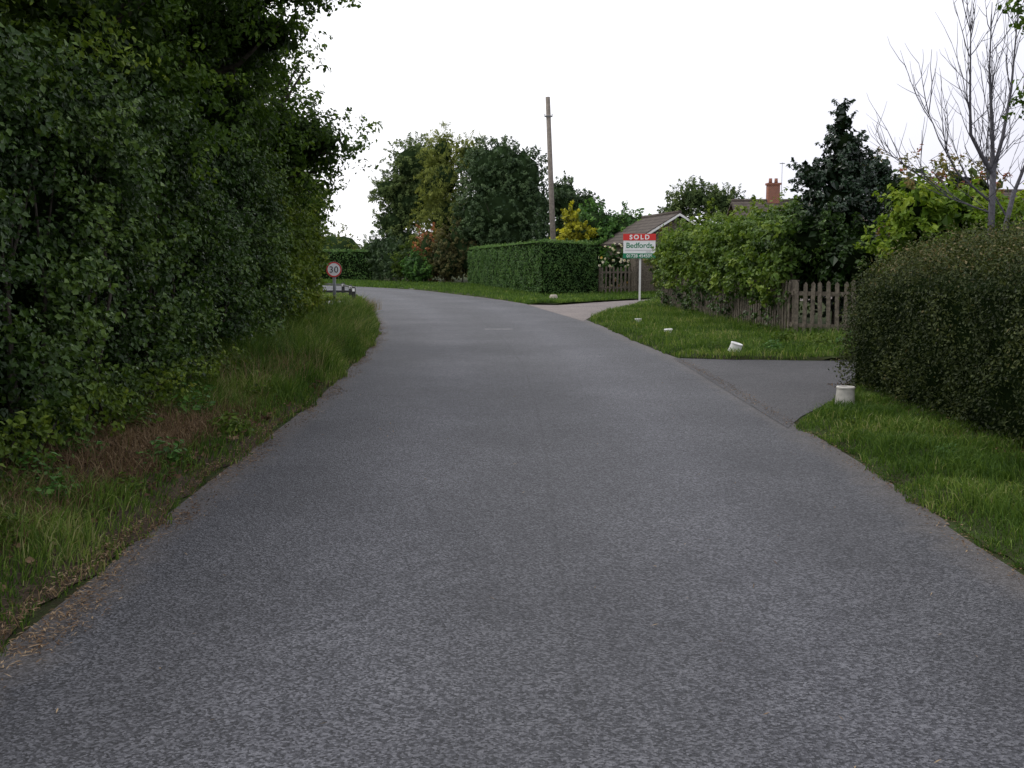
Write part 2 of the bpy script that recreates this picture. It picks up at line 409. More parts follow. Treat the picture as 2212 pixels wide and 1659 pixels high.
def da(x,y): return np.clip(.75+.6*pn(x,y,3.1,2)-.6*np.clip((x-3.8)/.5,0,1),.1,1)
x,y=scatter((3,12.9),vA[0],lambda y:4.6+0*y,95000,1.2,.03,da)
h=.08*rng.uniform(.3,1.7,len(x))*(1+.65*pn(x,y,2.4,4)+.35*pn(x,y,7,4)); d=np.abs(x-vA[0](y)); h*=np.clip(.4+d/.3,0,1)
blades(mb,x,y,vz(x,y,vA[0](y),4.9,.06,.04)-.008,h,np.interp(y,[3,12],[.006,.009]),rng.normal(.42,.24,len(x))+.25*pn(x,y,1.6,5),0,1.1)
x,y=scatter((16.8,37.2),vB[0],vB[1],60000,1.2,.03,lambda x,y: np.clip(.7+.55*pn(x,y,2.0,2),.15,1))
h=.09*rng.uniform(.4,1.7,len(x))*(1+.65*pn(x,y,2,5))+.18*np.clip((x-(vB[1](y)-1.5))/1.0,0,1)*rng.random(len(x))
blades(mb,x,y,vz(x,y,vB[0](y),vB[1](y),.05,.04)-.008,h,.014,rng.normal(.48,.25,len(x))+.26*pn(x,y,1.0,5),0,1.0)
x,y=scatter((37.8,57),vC[0],vC[1],20000,1.1,.03)
blades(mb,x,y,vz(x,y,vC[0](y),vC[1](y),.05,0)-.008,.11*rng.uniform(.4,1.5,len(x)),.03,rng.normal(.36,.2,len(x))+.2*pn(x,y,.7,5),0,.9)
x,y=scatter((41.8,56),vD[0],lambda y: vD[0](y)-5,9000,1.1,.03)
blades(mb,x,y,.03+0*x,.05*rng.uniform(.4,1.4,len(x)),.03,rng.normal(.65,.2,len(x)),0,.9)
n=16000; x=rng.uniform(-22,-1,n); y=rng.uniform(0,1,n)*14+np.interp(x,[-22,-12.5,-5.8,-2.8,-1],[70.5,67,58,55,54]); k=y<84
x,y=x[k],y[k]
blades(mb,x,y,0*x,.14*rng.uniform(.4,1.4,len(x)),.05,rng.normal(.3,.2,len(x)),0,.9)
obj("grass",mb,[M['grass']],kind="stuff",label="green verge grass growing beside the asphalt",category="grass")

mb=MB()
n=12000; y=rng.normal(8.4,2.0,n); x=rng.uniform(-4.0,-2.45,n)-.1; k=(y>3.5)
x,y=x[k],y[k]
blades(mb,x,y,vz(x,y,-2.2,-4.9,.05,.12),rng.uniform(.04,.2,len(x)),.006,rng.normal(.42,.22,len(x)),0,1.6)
x,y=scatter((3,33),vL[0],lambda y:vL[0](y)-.3,5000,1.4,.02)
blades(mb,x,y,.012+0*x,rng.uniform(.02,.08,len(x)),.006,rng.normal(.5,.2,len(x)),0,2.0)
x,y=scatter((12,33),lambda y:vL[0](y)-.2,lambda y:-4.0+0*y,3500,1.4,.02)
blades(mb,x,y,.06+0*x,rng.uniform(.2,.5,len(x)),.006,rng.normal(.7,.2,len(x)),0,.6)
x,y=scatter((3,12.5),lambda y:3.8+0*y,lambda y:4.4+0*y,4500,1.0,.02)
blades(mb,x,y,.07+0*x,rng.uniform(.03,.09,len(x)),.006,rng.normal(.3,.2,len(x)),0,2.0)
obj("dead_stems",mb,[M['dry']],kind="stuff",label="dry brown stems and clippings on the bank",category="dead plants")
mb=MB()
y=3+30*rng.random(13000)**1.5; dd=np.abs(rng.normal(0,1,13000))
x=LX(y)+.13-.13*dd+rng.normal(0,.06,13000)+.05*np.sin(y*3.1)
k=rng.random(len(x))<.35+.65*(pn(x,y,1.3,1)>-.1); x,y=x[k],y[k]
leaves(mb,np.stack([x,y,np.where(x>LX(y),.009,.05)+rng.random(len(x))*.012],1),np.tile([0,0,1.],(len(x),1)),.032,0,rng.normal(.46,.25,len(x)),.25,.22,0)
y=3+14*rng.random(2200)**1.2; x=RX(y)-.03+rng.normal(0,.05,2200)
leaves(mb,np.stack([x,y,.011+rng.random(len(x))*.01],1),np.tile([0,0,1.],(len(x),1)),.022,0,rng.normal(.4,.25,len(x)),.25,.35,0)
n=6000; y=rng.normal(8.8,2.2,n); x=rng.uniform(-4.2,-2.35,n)
leaves(mb,np.stack([x,y,vz(x,y,-2.2,-4.9,.05,.12)+.01+rng.random(n)*.03],1),np.tile([0,0,1.],(n,1)),.05,0,rng.normal(.25,.2,n),.5,.6,0)
n=2500; y=rng.uniform(3,12.7,n); x=rng.uniform(3.75,4.3,n)
leaves(mb,np.stack([x,y,vz(x,y,2.7,4.9,.06,.04)+.015+rng.random(n)*.02],1),np.tile([0,0,1.],(n,1)),.03,0,rng.normal(.2,.2,n),.5,.5,0)
n=110; x=rng.uniform(-1.9,2.4,n); y=3+14*rng.random(n)
leaves(mb,np.stack([x,y,.012+0*x],1),np.tile([0,0,1.],(n,1)),.032,0,rng.uniform(.5,1.0,n),.25,.18,0)
obj("leaf_litter",mb,[M['litter']],kind="stuff",label="tan fallen leaves along the road edge",category="leaf litter")
WE=[(-2.62,7.9,.16),(-2.75,5.6,.14),(-2.9,6.6,.15),(-2.5,9.3,.17),(-3.1,10.2,.2),(-2.7,11.4,.16),(-3.3,8.0,.18),(-3.3,9.2,.2),(-3.4,11.2,.22),(-2.95,12.6,.2),(-3.2,7.1,.18),(-2.55,6.9,.1),
 (3.4,8.2,.08),(3.1,9.6,.08),(3.9,7.4,.1),(3.5,18.0,.12),(4.4,17.9,.16),(5.3,18.3,.22),(5.9,18.4,.25),(5.0,19.6,.2),(4.2,10.2,.12)]
for i,(wx,wy,wr) in enumerate(WE):
    mb=MB(); n=170
    d=norm(rng.normal(0,1,(n,3))); d[:,2]=abs(d[:,2])
    P=np.array([wx,wy,.08])+d*wr*rng.uniform(.4,1.3,(n,1))
    leaves(mb,P,d*.3+np.array([0,0,1.]),wr*.36,0,rng.normal(.4,.15,n),.4,.6,.1)
    for q in P[:25]: mb.tube([[wx,wy,.03],q],[.004,.002],4,cap=False)
    obj("weed",mb,[M['hawthorn'] if i%2 else M['bright']],(wx,wy,0.03),label="low leafy green weed growing in the verge",category="weed",group="weeds on the verges")

mb=MB(); mb.add([[-.62,24.35,.008],[.02,24.35,.008],[.02,24.50,.008],[-.62,24.50,.008]],[[0,1,2,3]])
def wornmat():
    m,nt,out=mat("worn_road_paint"); n=noise(nt,14,5,.8)
    c=ramp(nt,n,[(.42,(.075,.075,.08)),(.6,(.4,.4,.4))]); pbsdf(nt,out,c,.8); return m
M['worn']=wornmat()
obj("road_marking",mb,[M['worn']],kind="structure")

# ------------------------------------------------------------------ left tall trees and hedgerow
LT=[
 ((-6.2,8.2,0),[(-6.0,8.0,5.2,2.4,2.3,2.6),(-5.3,8.6,3.4,1.7,2.2,1.5),(-4.9,10.0,4.9,1.5,1.5,1.7)],46000,.07,"field_maple_tree","hawthorn"),
 ((-6.0,12.3,0),[(-5.6,12.4,5.6,2.4,2.1,2.4),(-4.4,13.2,5.7,1.6,1.6,1.3),(-4.9,12.0,3.4,1.5,2.0,1.4)],42000,.08,"oak_tree","oak"),
 ((-5.9,16.4,0),[(-5.4,16.0,5.6,2.0,1.9,2.0),(-4.8,16.4,3.6,1.4,2.1,1.4),(-3.45,15.3,5.55,1.1,1.0,.5),(-3.7,15.6,4.75,.85,.9,.35)],33000,.085,"oak_tree","oak"),
 ((-5.9,20.2,0),[(-5.3,20.3,3.7,1.8,2.0,1.5),(-3.95,20.0,3.75,1.15,1.1,.6),(-5.2,20.0,5.4,1.3,1.5,.9)],24000,.09,"oak_tree","oak"),
 ((-6.7,25,0),[(-6.2,25,3.5,1.6,2.3,1.9),(-5.3,25.5,2.9,1.0,1.8,1.3)],17000,.1,"hawthorn_tree","hawthorn"),
 ((-7.6,30,0),[(-7.3,30,3.1,1.5,2.2,1.9),(-6.5,31,2.5,1.0,1.5,1.5)],12000,.11,"hawthorn_tree","hawthorn"),
 ((-9,34.5,0),[(-9,34.5,3.3,2,1.5,2.6)],6000,.14,"hawthorn_tree","hawthorn"),
]
for i,(b,bl,n,s,nm,lm) in enumerate(LT):
    tree(nm,b,bl,n,s,.26 if i<4 else .24,lm,"tall dense dark green tree overhanging the verge" if i<4 else "leafy green hawthorn tree at the end of the hedgerow",trunk_r=.16,limbs=16,core=.6,depth=.5,lumpy=.34,inner=.06,base=.45 if i<4 else .55,per=42,Lf=2.4)
def hedgerow(name,y0,y1,n,size,lm,label,x0,x1,top,side=1,zlo=0,core=True,base_t=.45,amp=.34,out=0.0,per=42,L=.42,R=.2):
    X=lambda y: x0+(x1-x0)*(y-y0)/(y1-y0)
    base=((x0+x1)/2-.7*side,(y0+y1)/2,0)
    e=empty(name,base,label=label,category="hedge")
    mb=MB(); Ln=y1-y0
    m=int(n/per); cy=rng.uniform(y0,y1,m); cz=zlo+(top-zlo)*rng.random(m)**.9
    yz=np.stack([0*cy,cy,cz],-1)
    b=amp*lump(yz,1.3,y0)+.5*amp*lump(yz,3.4,2)
    q=rng.random(m)**1.6
    cx=X(cy)+side*(b-q*.45+out)
    ct=base_t+rng.normal(0,.12,m)-.3*q+.45*b  # set-back clumps tinted darker, painting the shade between bulges
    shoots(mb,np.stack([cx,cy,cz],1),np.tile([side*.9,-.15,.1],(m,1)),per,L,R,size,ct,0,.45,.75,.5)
    ys=np.linspace(y0-.3,y1+.3,max(3,int(Ln/.4))); zs=np.linspace(0,top,9)
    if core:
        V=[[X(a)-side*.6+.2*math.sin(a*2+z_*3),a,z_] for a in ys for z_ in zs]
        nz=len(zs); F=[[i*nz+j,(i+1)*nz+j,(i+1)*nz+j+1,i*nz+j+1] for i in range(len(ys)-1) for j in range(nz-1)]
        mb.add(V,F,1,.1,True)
    obj("foliage",mb,[M[lm],M['core']],base,e)
    tb=MB()
    for q in range(int(Ln*3)):
        a=rng.uniform(y0,y1); xx=X(a); tb.tube([[xx-.35*side,a,0],[xx-(.25+rng.normal(0,.08))*side,a+rng.normal(0,.2),top*.4],[xx-.15*side,a+rng.normal(0,.3),top*.75]],[.025,.017,.007],5,cap=False)
    obj("stems",tb,[M['bark']],base,e)
hedgerow("ivy_hedge",3.5,10.5,44000,.06,'ivy',"dark ivy-clad hedge bottom beside the road",-3.6,-3.7,3.2)
hedgerow("ivy_hedge",10.3,18.2,40000,.065,'ivy',"dark ivy-clad hedge bottom beside the road",-3.75,-3.95,3.2)
hedgerow("mixed_hedge",18,25.3,24000,.08,'hawthorn',"untrimmed mixed green hedge above long grass",-4.0,-4.7,2.9)
hedgerow("mixed_hedge",25,32.0,17000,.09,'hawthorn',"untrimmed mixed green hedge above long grass",-4.75,-6.3,2.6)
hedgerow("bramble_undergrowth",5.0,13.5,7000,.05,'hawthorn',"low brambles and ivy creeping from hedge foot",-3.3,-3.45,.5,core=False,base_t=.38,amp=.2,per=26,L=.3,R=.13)

# ------------------------------------------------------------------ clipped hedges
def clipped(name,corners,h,n,size,lm,label,rough=.05,topvar=None,bulge=0.0,jit=.7,inset=.1,hidden=()):
    C=np.array(corners,float); k=len(C); cen=C.mean(0); base=(cen[0],cen[1],0)
    e=empty(name,base,label=label,category="hedge"); mb=MB()
    H=lambda x,y: (topvar(x,y) if topvar else h+0*x)
    ed=[(C[i],C[(i+1)%k]) for i in range(k)]
    le=np.array([np.linalg.norm(b-a) for a,b in ed])
    wt=np.array([.15 if i in hidden else 1. for i in range(k)])
    tri=[(C[0],C[i],C[i+1]) for i in range(1,k-1)]
    ta=np.array([abs((b-a)[0]*(c-a)[1]-(b-a)[1]*(c-a)[0])/2 for a,b,c in tri])
    tot=(le*wt).sum()*h+ta.sum()*.7
    for (a,b),l,w_ in zip(ed,le,wt):
        m=int(n*l*h*w_/tot); u=rng.random(m); z=rng.random(m)**.95
        p=a+(b-a)*u[:,None]; nn=np.array([(b-a)[1],-(b-a)[0]])/l
        zz=z*H(p[:,0],p[:,1])
        P3=np.stack([p[:,0],p[:,1],zz],1)
        rl=lump(P3,2.6,1)+.6*lump(P3,7,2)
        ends=np.clip(np.minimum(u,1-u)*l/.35,0,1)
        o=rough*(rl+rng.normal(0,.5,m))+bulge*np.sin(z*math.pi)*ends-.14*np.clip((z-.88)/.12,0,1)**2*(h/2)-.12*(1-ends)
        P3[:,:2]+=nn*o[:,None]
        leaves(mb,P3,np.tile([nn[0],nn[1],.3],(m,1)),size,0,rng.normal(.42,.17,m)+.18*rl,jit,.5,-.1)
    for (a,b,c),A_ in zip(tri,ta):
        m=int(n*A_*.7/tot*1.1); r1=np.sqrt(rng.random(m)); r2=rng.random(m)
        p=a*(1-r1)[:,None]+b*(r1*(1-r2))[:,None]+c*(r1*r2)[:,None]
        P3=np.stack([p[:,0],p[:,1],H(p[:,0],p[:,1])],1)
        P3[:,2]+=rough*(lump(P3,2.6,1)+.5*lump(P3,7,2)+rng.normal(0,.7,m))
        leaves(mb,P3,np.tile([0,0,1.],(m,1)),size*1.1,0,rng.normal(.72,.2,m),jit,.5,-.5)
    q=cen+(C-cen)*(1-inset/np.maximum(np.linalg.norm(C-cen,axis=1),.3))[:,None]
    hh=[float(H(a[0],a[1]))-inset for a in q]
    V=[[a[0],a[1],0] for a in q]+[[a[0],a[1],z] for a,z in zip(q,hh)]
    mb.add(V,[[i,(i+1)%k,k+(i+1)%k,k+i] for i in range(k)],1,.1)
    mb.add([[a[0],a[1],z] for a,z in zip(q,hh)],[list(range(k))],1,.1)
    obj("foliage",mb,[M[lm],M['core']],base,e)
    tb=MB()
    for i in range(12):
        t=cen+(C[i%k]-cen)*rng.uniform(.2,.8); tb.tube([[t[0],t[1],0],[t[0]+.05,t[1],h*.6]],[.03,.015],5)
    obj("stems",tb,[M['bark']],base,e)
clipped("clipped_hedge",[(1.3,46),(3.95,48.6),(2.3,54),(-1.2,71.5),(-2.9,70.5)],2.3,45000,.09,'privet',"neatly clipped tall green privet hedge behind verge",.07,lambda x,y: 2.3+.14*np.clip((48.5-y)/2.5,0,1)+.04*np.sin(y*1.7),hidden=(1,2))
nh=lambda x,y: 1.42+.11*np.clip((12.9-y)/2.5,0,3)+.34*np.clip((x-4.1)/1.2,0,1)+.07*np.sin(y*2.1+x)+.04*np.sin(y*5.3-x*3)
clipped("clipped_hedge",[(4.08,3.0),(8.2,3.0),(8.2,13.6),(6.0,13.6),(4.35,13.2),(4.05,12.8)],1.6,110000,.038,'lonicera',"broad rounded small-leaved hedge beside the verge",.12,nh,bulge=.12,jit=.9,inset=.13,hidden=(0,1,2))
clipped("clipped_hedge",[(-22,84),(-10.9,82.5),(-10.7,84),(-22,86)],2.25,10000,.17,'privet',"trimmed green hedge beyond the bend",.08)
# ------------------------------------------------------------------ picket fences
def fence(name,path,h,label,step=.14,pw=.075,post=2.0,seed=0):
    r=np.random.default_rng(seed); P=np.array(path,float); base=(P[0][0],P[0][1],0)
    e=empty(name,base,label=label,category="fence")
    pk=MB(); rails=MB(); posts=[]
    for a,b in zip(P[:-1],P[1:]):
        l=np.linalg.norm(b-a); d=(b-a)/l; yaw=math.atan2(d[1],d[0]); nn=np.array([d[1],-d[0]])
        for i in range(int(l/step)):
            c=a+d*((i+.5)*step+r.normal(0,.008)); hh=h+r.normal(0,.022); w=pw/2; tt=.011
            tilt=r.normal(0,.018)
            q=[]
            for s in(-1,1):
                for (u,z) in((-w,.05),(w,.05),(w,hh-.05),(0.0,hh),(-w,hh-.05)):
                    xy=c+d*(u+tilt*z)+nn*(.033+s*tt); q.append([xy[0],xy[1],z])
            b0=pk.add(q,[[0,1,2,3,4],[9,8,7,6,5]])
            pk.add([],[[0,5,6,1],[1,6,7,2],[2,7,8,3],[3,8,9,4],[4,9,5,0]],off=b0)
        m=(a+b)/2
        for z in(.3,h-.25): rails.box([m[0],m[1],z],(l,.04,.08),yaw=yaw)
        for i in range(int(l/post)+1): posts.append((a+d*min(i*post,l),yaw))
    obj("pickets",pk,[M['timber']],base,e); obj("rails",rails,[M['timber']],base,e)
    for c,yaw in posts:
        pb=MB(); c2=c-np.array([-math.sin(yaw),math.cos(yaw)])*-.065
        pb.box([c2[0],c2[1],(h-.02)/2],(.09,.09,h-.02),yaw=yaw)
        pb.box([c2[0],c2[1],h-.005],(.11,.11,.03),yaw=yaw)
        obj("post",pb,[M['timber']],(c2[0],c2[1],0),e)
fence("picket_fence",[(4.7,33.5),(5.6,21.2),(7.6,19.6)],1.18,"weathered grey picket fence under overgrown shrubs",step=.165,pw=.08,seed=1)
fence("picket_fence",[(4.05,49.2),(8.6,50.6)],1.25,"weathered picket fence in front of flower garden",step=.19,pw=.085,seed=2)

# ------------------------------------------------------------------ shrubs on the right
hedgerow("climbing_shrub",21.4,33.4,14000,.11,'beech',"bright green leafy branches hanging over picket fence",5.5,4.72,2.35,side=-1,zlo=.75,core=False,base_t=.5,amp=.25,out=.12,per=30)
hedgerow("ivy_growth",21.6,33.2,3600,.09,'ivy',"dark ivy creeping up the weathered fence",5.5,4.68,.9,side=-1,zlo=.0,core=False,base_t=.4,amp=.12,out=.02,per=30)
bush("beech_shrub",(6.1,31,0),[(5.8,32.3,1.6,1.2,1.8,.95),(6.1,29.8,1.7,1.3,1.6,1.0)],9000,.12,.2,'beech',"bright green shrub spilling over picket fence",per=36,base=.5,core=.7)
bush("beech_shrub",(6.4,26.5,0),[(6.2,27.2,1.75,1.25,1.7,1.1),(6.3,24.8,1.7,1.2,1.5,1.15)],11000,.11,.2,'beech',"bright green shrub spilling over picket fence",per=36,base=.5,core=.7)
bush("ivy_shrub",(6.8,22.6,0),[(6.4,22.6,1.9,1.15,1.2,.9),(6.9,21.3,1.6,.8,.6,.6)],10000,.10,.18,'ivy',"dark green shrub rising behind picket fence",per=36,base=.5,core=.7)
tree("holly_tree",(6.9,22.6,0),[(6.9,22.6,1.6,1.0,.9,1.2),(6.85,22.5,2.7,1.0,.9,.75),(6.95,22.6,3.35,.78,.75,.55),(6.9,22.6,3.95,.42,.45,.5),(6.85,22.6,4.45,.2,.2,.5),(6.15,22.4,3.35,.28,.3,.3),(7.6,22.5,3.4,.35,.35,.3)],19000,.085,.12,'holly',"dark glossy cone-shaped holly tree above the fence",trunk_r=.08,per=36,depth=.4,core=.55,base=.42)
bush("lime_leaved_shrub",(8.0,20.2,0),[(7.9,20.2,1.7,1.0,.9,1.0),(8.6,20.4,2.3,.8,.7,.6),(7.5,20.0,2.5,.5,.5,.45)],5500,.14,.2,'lime',"yellow-green large-leaved shrub behind the hedge",per=22,core=.5,base=.5)
bush("lime_leaved_shrub",(9.2,18.8,0),[(9.0,18.8,1.6,1.0,.9,1.0)],3500,.14,.2,'lime',"yellow-green large-leaved shrub behind the hedge",per=22,core=.5,base=.45)
bush("red_tipped_shrub",(10.2,26,0),[(9.3,26,3.0,1.3,1.0,1.0),(10.9,26,2.9,1.2,1.0,1.2),(10.0,26,1.5,1.5,1,1.2)],9000,.1,.2,'redtip',"green shrub with pink and red leaf tips",per=30,core=.55,base=.7)
bush("red_tipped_shrub",(13,25,0),[(12.4,25,1.9,1.2,1.0,1.2),(13.6,25,1.6,1.2,1,1)],5000,.11,.2,'redtip',"green shrub with pink and red leaf tips",per=30,core=.55,base=.5)
tree("ash_tree",(8.3,12.6,0),[(6.4,12.1,4.45,.85,.8,.35),(6.15,12.0,3.4,.6,.6,.28),(8.2,12.6,4.6,1.4,1.2,1.4)],5500,.085,.17,'oak',"leafy tree standing behind the broad hedge",trunk_r=.1,core=.0,inner=.0,per=26,lumpy=.3)

# bare tree
def bare(name,base,mains,tw,label):
    e=empty(name,base,label=label,category="tree")
    tb=MB(); br=MB(); r=np.random.default_rng(3)
    tb.tube(*mains[0],8)
    def twig(p,d,l,rad,dep):
        n=4; pts=[p]; q=p.copy(); dd=d.copy()
        for i in range(n):
            dd=dd+r.normal(0,.10,3); dd[2]+=.10; dd/=np.linalg.norm(dd); q=q+dd*l/n; pts.append(q.copy())
        br.tube(pts,np.linspace(rad,rad*.35,n+1),4,cap=False)
        if dep>0:
            for i in range(1,n+1):
                if r.random()<.8:
                    s=dd+r.normal(0,.5,3); s[2]=abs(s[2])*.6+.25; s/=np.linalg.norm(s); twig(pts[i],s,l*.55,rad*.6,dep-1)
    for pts,rad in mains[1:]:
        pts=np.array(pts,float); br.tube(pts,np.array(rad)*.8,6,cap=False)
        for i in range(1,len(pts)):
            for s in range(tw):
                f=r.random(); p=pts[i-1]*(1-f)+pts[i]*f; d=pts[i]-pts[i-1]; d=d/np.linalg.norm(d)+r.normal(0,.5,3); d[2]+=.3; d/=np.linalg.norm(d)
                twig(p,d,r.uniform(.4,.95),.0075,1)
    obj("trunk",tb,[M['graybark']],base,e); obj("branches",br,[M['graybark']],base,e)
bx=6.68
def sh(l): return [[a-.08,b,c] for a,b,c in l]
bare("bare_tree",(bx,15,0),[([[bx+.02,15,-.05],[bx,15,1.0],[bx,15,2.0],[bx-.01,15,2.8]],[.066,.056,.05,.044]),
 (sh([[6.74,15,2.78],[6.55,14.95,3.03],[6.35,14.85,3.29],[6.3,14.8,3.68],[6.27,14.8,4.4],[6.25,14.8,4.95]]),[.045,.036,.028,.02,.012,.005]),
 (sh([[6.74,15,2.78],[6.75,15.05,3.1],[6.72,15.1,3.68],[6.67,15.1,4.2],[6.66,15.1,5.1]]),[.045,.035,.026,.016,.005]),
 (sh([[6.75,15,2.8],[6.9,15.1,3.28],[7.03,15.2,3.95],[7.1,15.3,4.6],[7.12,15.3,5.3]]),[.04,.03,.022,.013,.005]),
 (sh([[6.72,15,2.4],[6.22,14.9,2.77],[5.9,14.8,3.22],[5.69,14.7,3.6]]),[.022,.016,.01,.004]),
 (sh([[6.72,15,2.25],[6.2,15.1,2.45],[5.7,15.2,2.85],[5.3,15.2,3.1]]),[.014,.01,.006,.003])],4,"slender bare grey-barked tree with upswept twigs")
bare("bare_tree",(7.25,15.8,0),[([[7.3,15.8,-.05],[7.27,15.8,1.2],[7.25,15.8,2.1],[7.35,15.8,2.6]],[.05,.043,.04,.035]),
 ([[7.35,15.8,2.58],[7.5,15.8,3.0],[7.6,15.8,3.7],[7.7,15.8,4.6]],[.035,.026,.018,.006]),
 ([[7.27,15.8,2.2],[7.0,15.9,2.7],[6.95,15.9,3.3],[7.0,15.9,3.9]],[.02,.015,.01,.004])],4,"slender bare grey-barked tree with upswept twigs")

# ------------------------------------------------------------------ mid-distance trees
tree("pine_tree",(-8.2,85,0),[(-7.5,85,9.0,2.5,2.2,2.2),(-9.4,85,7.0,1.9,1.8,1.3),(-8.0,85,5.8,2.5,2,1.9),(-9.3,84.5,4.4,1.7,1.6,1.4),(-6.4,85,7.4,2.0,1.8,2.6),(-8.6,84,2.6,2.3,1.6,1.8)],26000,.17,.33,'pine',"tall bushy pine tree beyond the bend",per=40,core=.62,depth=.3,lumpy=.28,base=.52)
tree("larch_tree",(-4.9,81,0),[(-5.1,80,9.4,1.5,1.5,1.8),(-4.9,79,7.4,2.0,1.8,2.2),(-4.7,79,4.6,2.6,2,2.6),(-3.3,81,9.2,1.4,1.3,1.7),(-5.0,79.5,2.6,2.6,1.6,1.8)],28000,.15,.3,'larch',"pale drooping larch tree in garden",per=40,core=.45,depth=.3,lumpy=.22,droop=1.5,asp=.4,base=.52,rise=-.5)
tree("evergreen_oak_tree",(-.7,73,0),[(-1.6,73,7.4,1.9,1.9,2.2),(.6,73,7.2,1.9,1.9,2.1),(-.7,73,5.0,3.1,2.4,2.4),(-.6,72.6,8.0,1.5,1.5,1.6),(1.4,73,4.6,1.5,1.6,2.6),(-2.2,73,4.3,1.6,1.6,2.2),(-.5,73,3.0,2.8,1.8,1.8)],38000,.15,.28,'darktree',"dense dark rounded evergreen tree behind hedge",per=45,core=.68,depth=.2,base=.47,lumpy=.14)
tree("evergreen_oak_tree",(4.4,76,0),[(3.6,76,5.6,1.5,1.5,1.9),(5.1,76,4.9,1.5,1.4,1.8),(4.2,76,3.2,2.6,1.6,2.0)],10000,.16,.28,'darktree',"smaller dark rounded evergreen tree behind hedge",per=40,core=.65,base=.5,lumpy=.16)
tree("garden_tree",(16.2,90,0),[(15.2,90,6.6,2.2,2,1.5),(17.6,90,6.3,2.0,2,1.3),(13.8,90,5.5,1.4,1.5,1.1),(19,90,5.6,1.3,1.3,.8)],11000,.18,.36,'pine',"spreading grey-green tree behind the bungalows",per=35,core=.5,base=.4)
bush("bright_green_shrub",(5.0,57,0),[(4.5,57,3.3,1.4,1.2,1.3),(6.1,57,3.3,1.2,1.0,1.0),(5.2,56.5,2.0,1.9,1.2,1.6)],9000,.14,.25,'bright',"feathery bright green shrub behind fence",per=35,core=.6,base=.5)
bush("golden_shrub",(3.1,56,0),[(3.0,56,3.6,.5,.5,.8),(3.4,55.8,3.0,.9,.6,.45),(2.9,55.6,2.4,.8,.6,.7)],3500,.13,.18,'yellow',"golden yellow leaved shrub behind clipped hedge",per=30,core=.5)
tree("conifer_tree",(1.4,53,0),[(1.4,53,1.8,.6,.6,1.3),(1.4,53,3.0,.38,.38,.7),(1.4,53,3.6,.18,.18,.5)],3500,.1,.12,'darktree',"small dark cone-shaped conifer beside pole",trunk_r=.06,core=.7,base=.3)
for i,(x,y,r,z,lm,nm,lb) in enumerate([
 (-10.0,81,1.0,3.7,'darktree','conifer_shrub',"dark narrow evergreen shrub beside hedge"),
 (-8.8,79,1.0,3.5,'darktree','conifer_shrub',"dark narrow evergreen shrub beside hedge"),
 (-7.3,76,1.2,2.8,'hawthorn','garden_shrub',"rounded mid-green garden shrub at roadside"),
 (-5.75,74.5,1.1,4.0,'red','bronze_shrub',"bronze red-leaved shrub among green bushes"),
 (-6.5,73,1.0,2.1,'bright','garden_shrub',"rounded mid-green garden shrub at roadside"),
 (-4.6,73,1.1,3.6,'brown','garden_shrub',"tall brownish-green shrub beside clipped hedge"),
 (-3.4,73.5,1.4,5.0,'brown','garden_shrub',"tall brownish-green shrub beside clipped hedge"),
 (-11.6,90,2.2,3.6,'hawthorn','garden_shrub',"green shrub rising behind far hedge"),
 (-15,92,3.2,4.3,'larch','garden_shrub',"green shrub rising behind far hedge"),
 (11,62,1.8,3.6,'hawthorn','garden_shrub',"green shrub beside the bungalow"),
 (14.5,50,1.8,3.9,'beech','garden_shrub',"pale green shrub in front of bungalow"),
 (11.3,48,1.8,4.1,'hawthorn','garden_shrub',"green shrub beside the bungalow"),
 (8.5,47,1.1,3.9,'hawthorn','garden_shrub',"tall green shrub screening the outbuilding"),
 (7.5,46,.75,3.3,'beech','garden_shrub',"tall green shrub screening the outbuilding"),
 (6.7,46.5,.7,2.75,'redtip','rose_bush',"pink-tinged rose bush beside the outbuilding")]):
    bush(nm,(x,y,0),[(x,y,z*.5,r,r,z*.5),(x+r*.3,y-.3,z*.35,r*.9,r*.9,z*.35)],4500,.14,.22,lm,lb,per=35,core=.65)
for i,(x,y) in enumerate([(4.9,51.2),(6.3,51.6),(7.6,52.4)]):
    e=empty("flowering_plant",(x,y,0),label="garden plant covered in white and yellow blooms",category="flowers",group="flowers behind the picket fence")
    mb=MB(); crown(mb,[(x,y,1.1,.85,.5,1.0)],1800,.13,.16,per=25,core=.6); obj("foliage",mb,[M['bright'],M['core']],(x,y,0),e)
    mb=MB(); n=70; d=norm(rng.normal(0,1,(n,3))); d[:,1]=-abs(d[:,1]); P=np.array([x,y,1.2])+d*np.array([.95,.7,1.15])
    for q in range(5): leaves(mb,P,d,.14,0,rng.uniform(.3,1.1,n),.6,.9,0)
    obj("blooms",mb,[M['flower']],(x,y,0),e)
mb=MB()
for i in range(60):
    x=-110+i*4.2+rng.normal(0,1); z=rng.uniform(3.2,5.0)
    crown(mb,[(x,150+rng.normal(0,5),z*.5,3.2,2.5,z*.5)],600,.45,.6,per=30,core=.8)
obj("distant_woodland",mb,[M['distant'],M['farcore']],kind="stuff",label="far low line of green trees",category="trees")

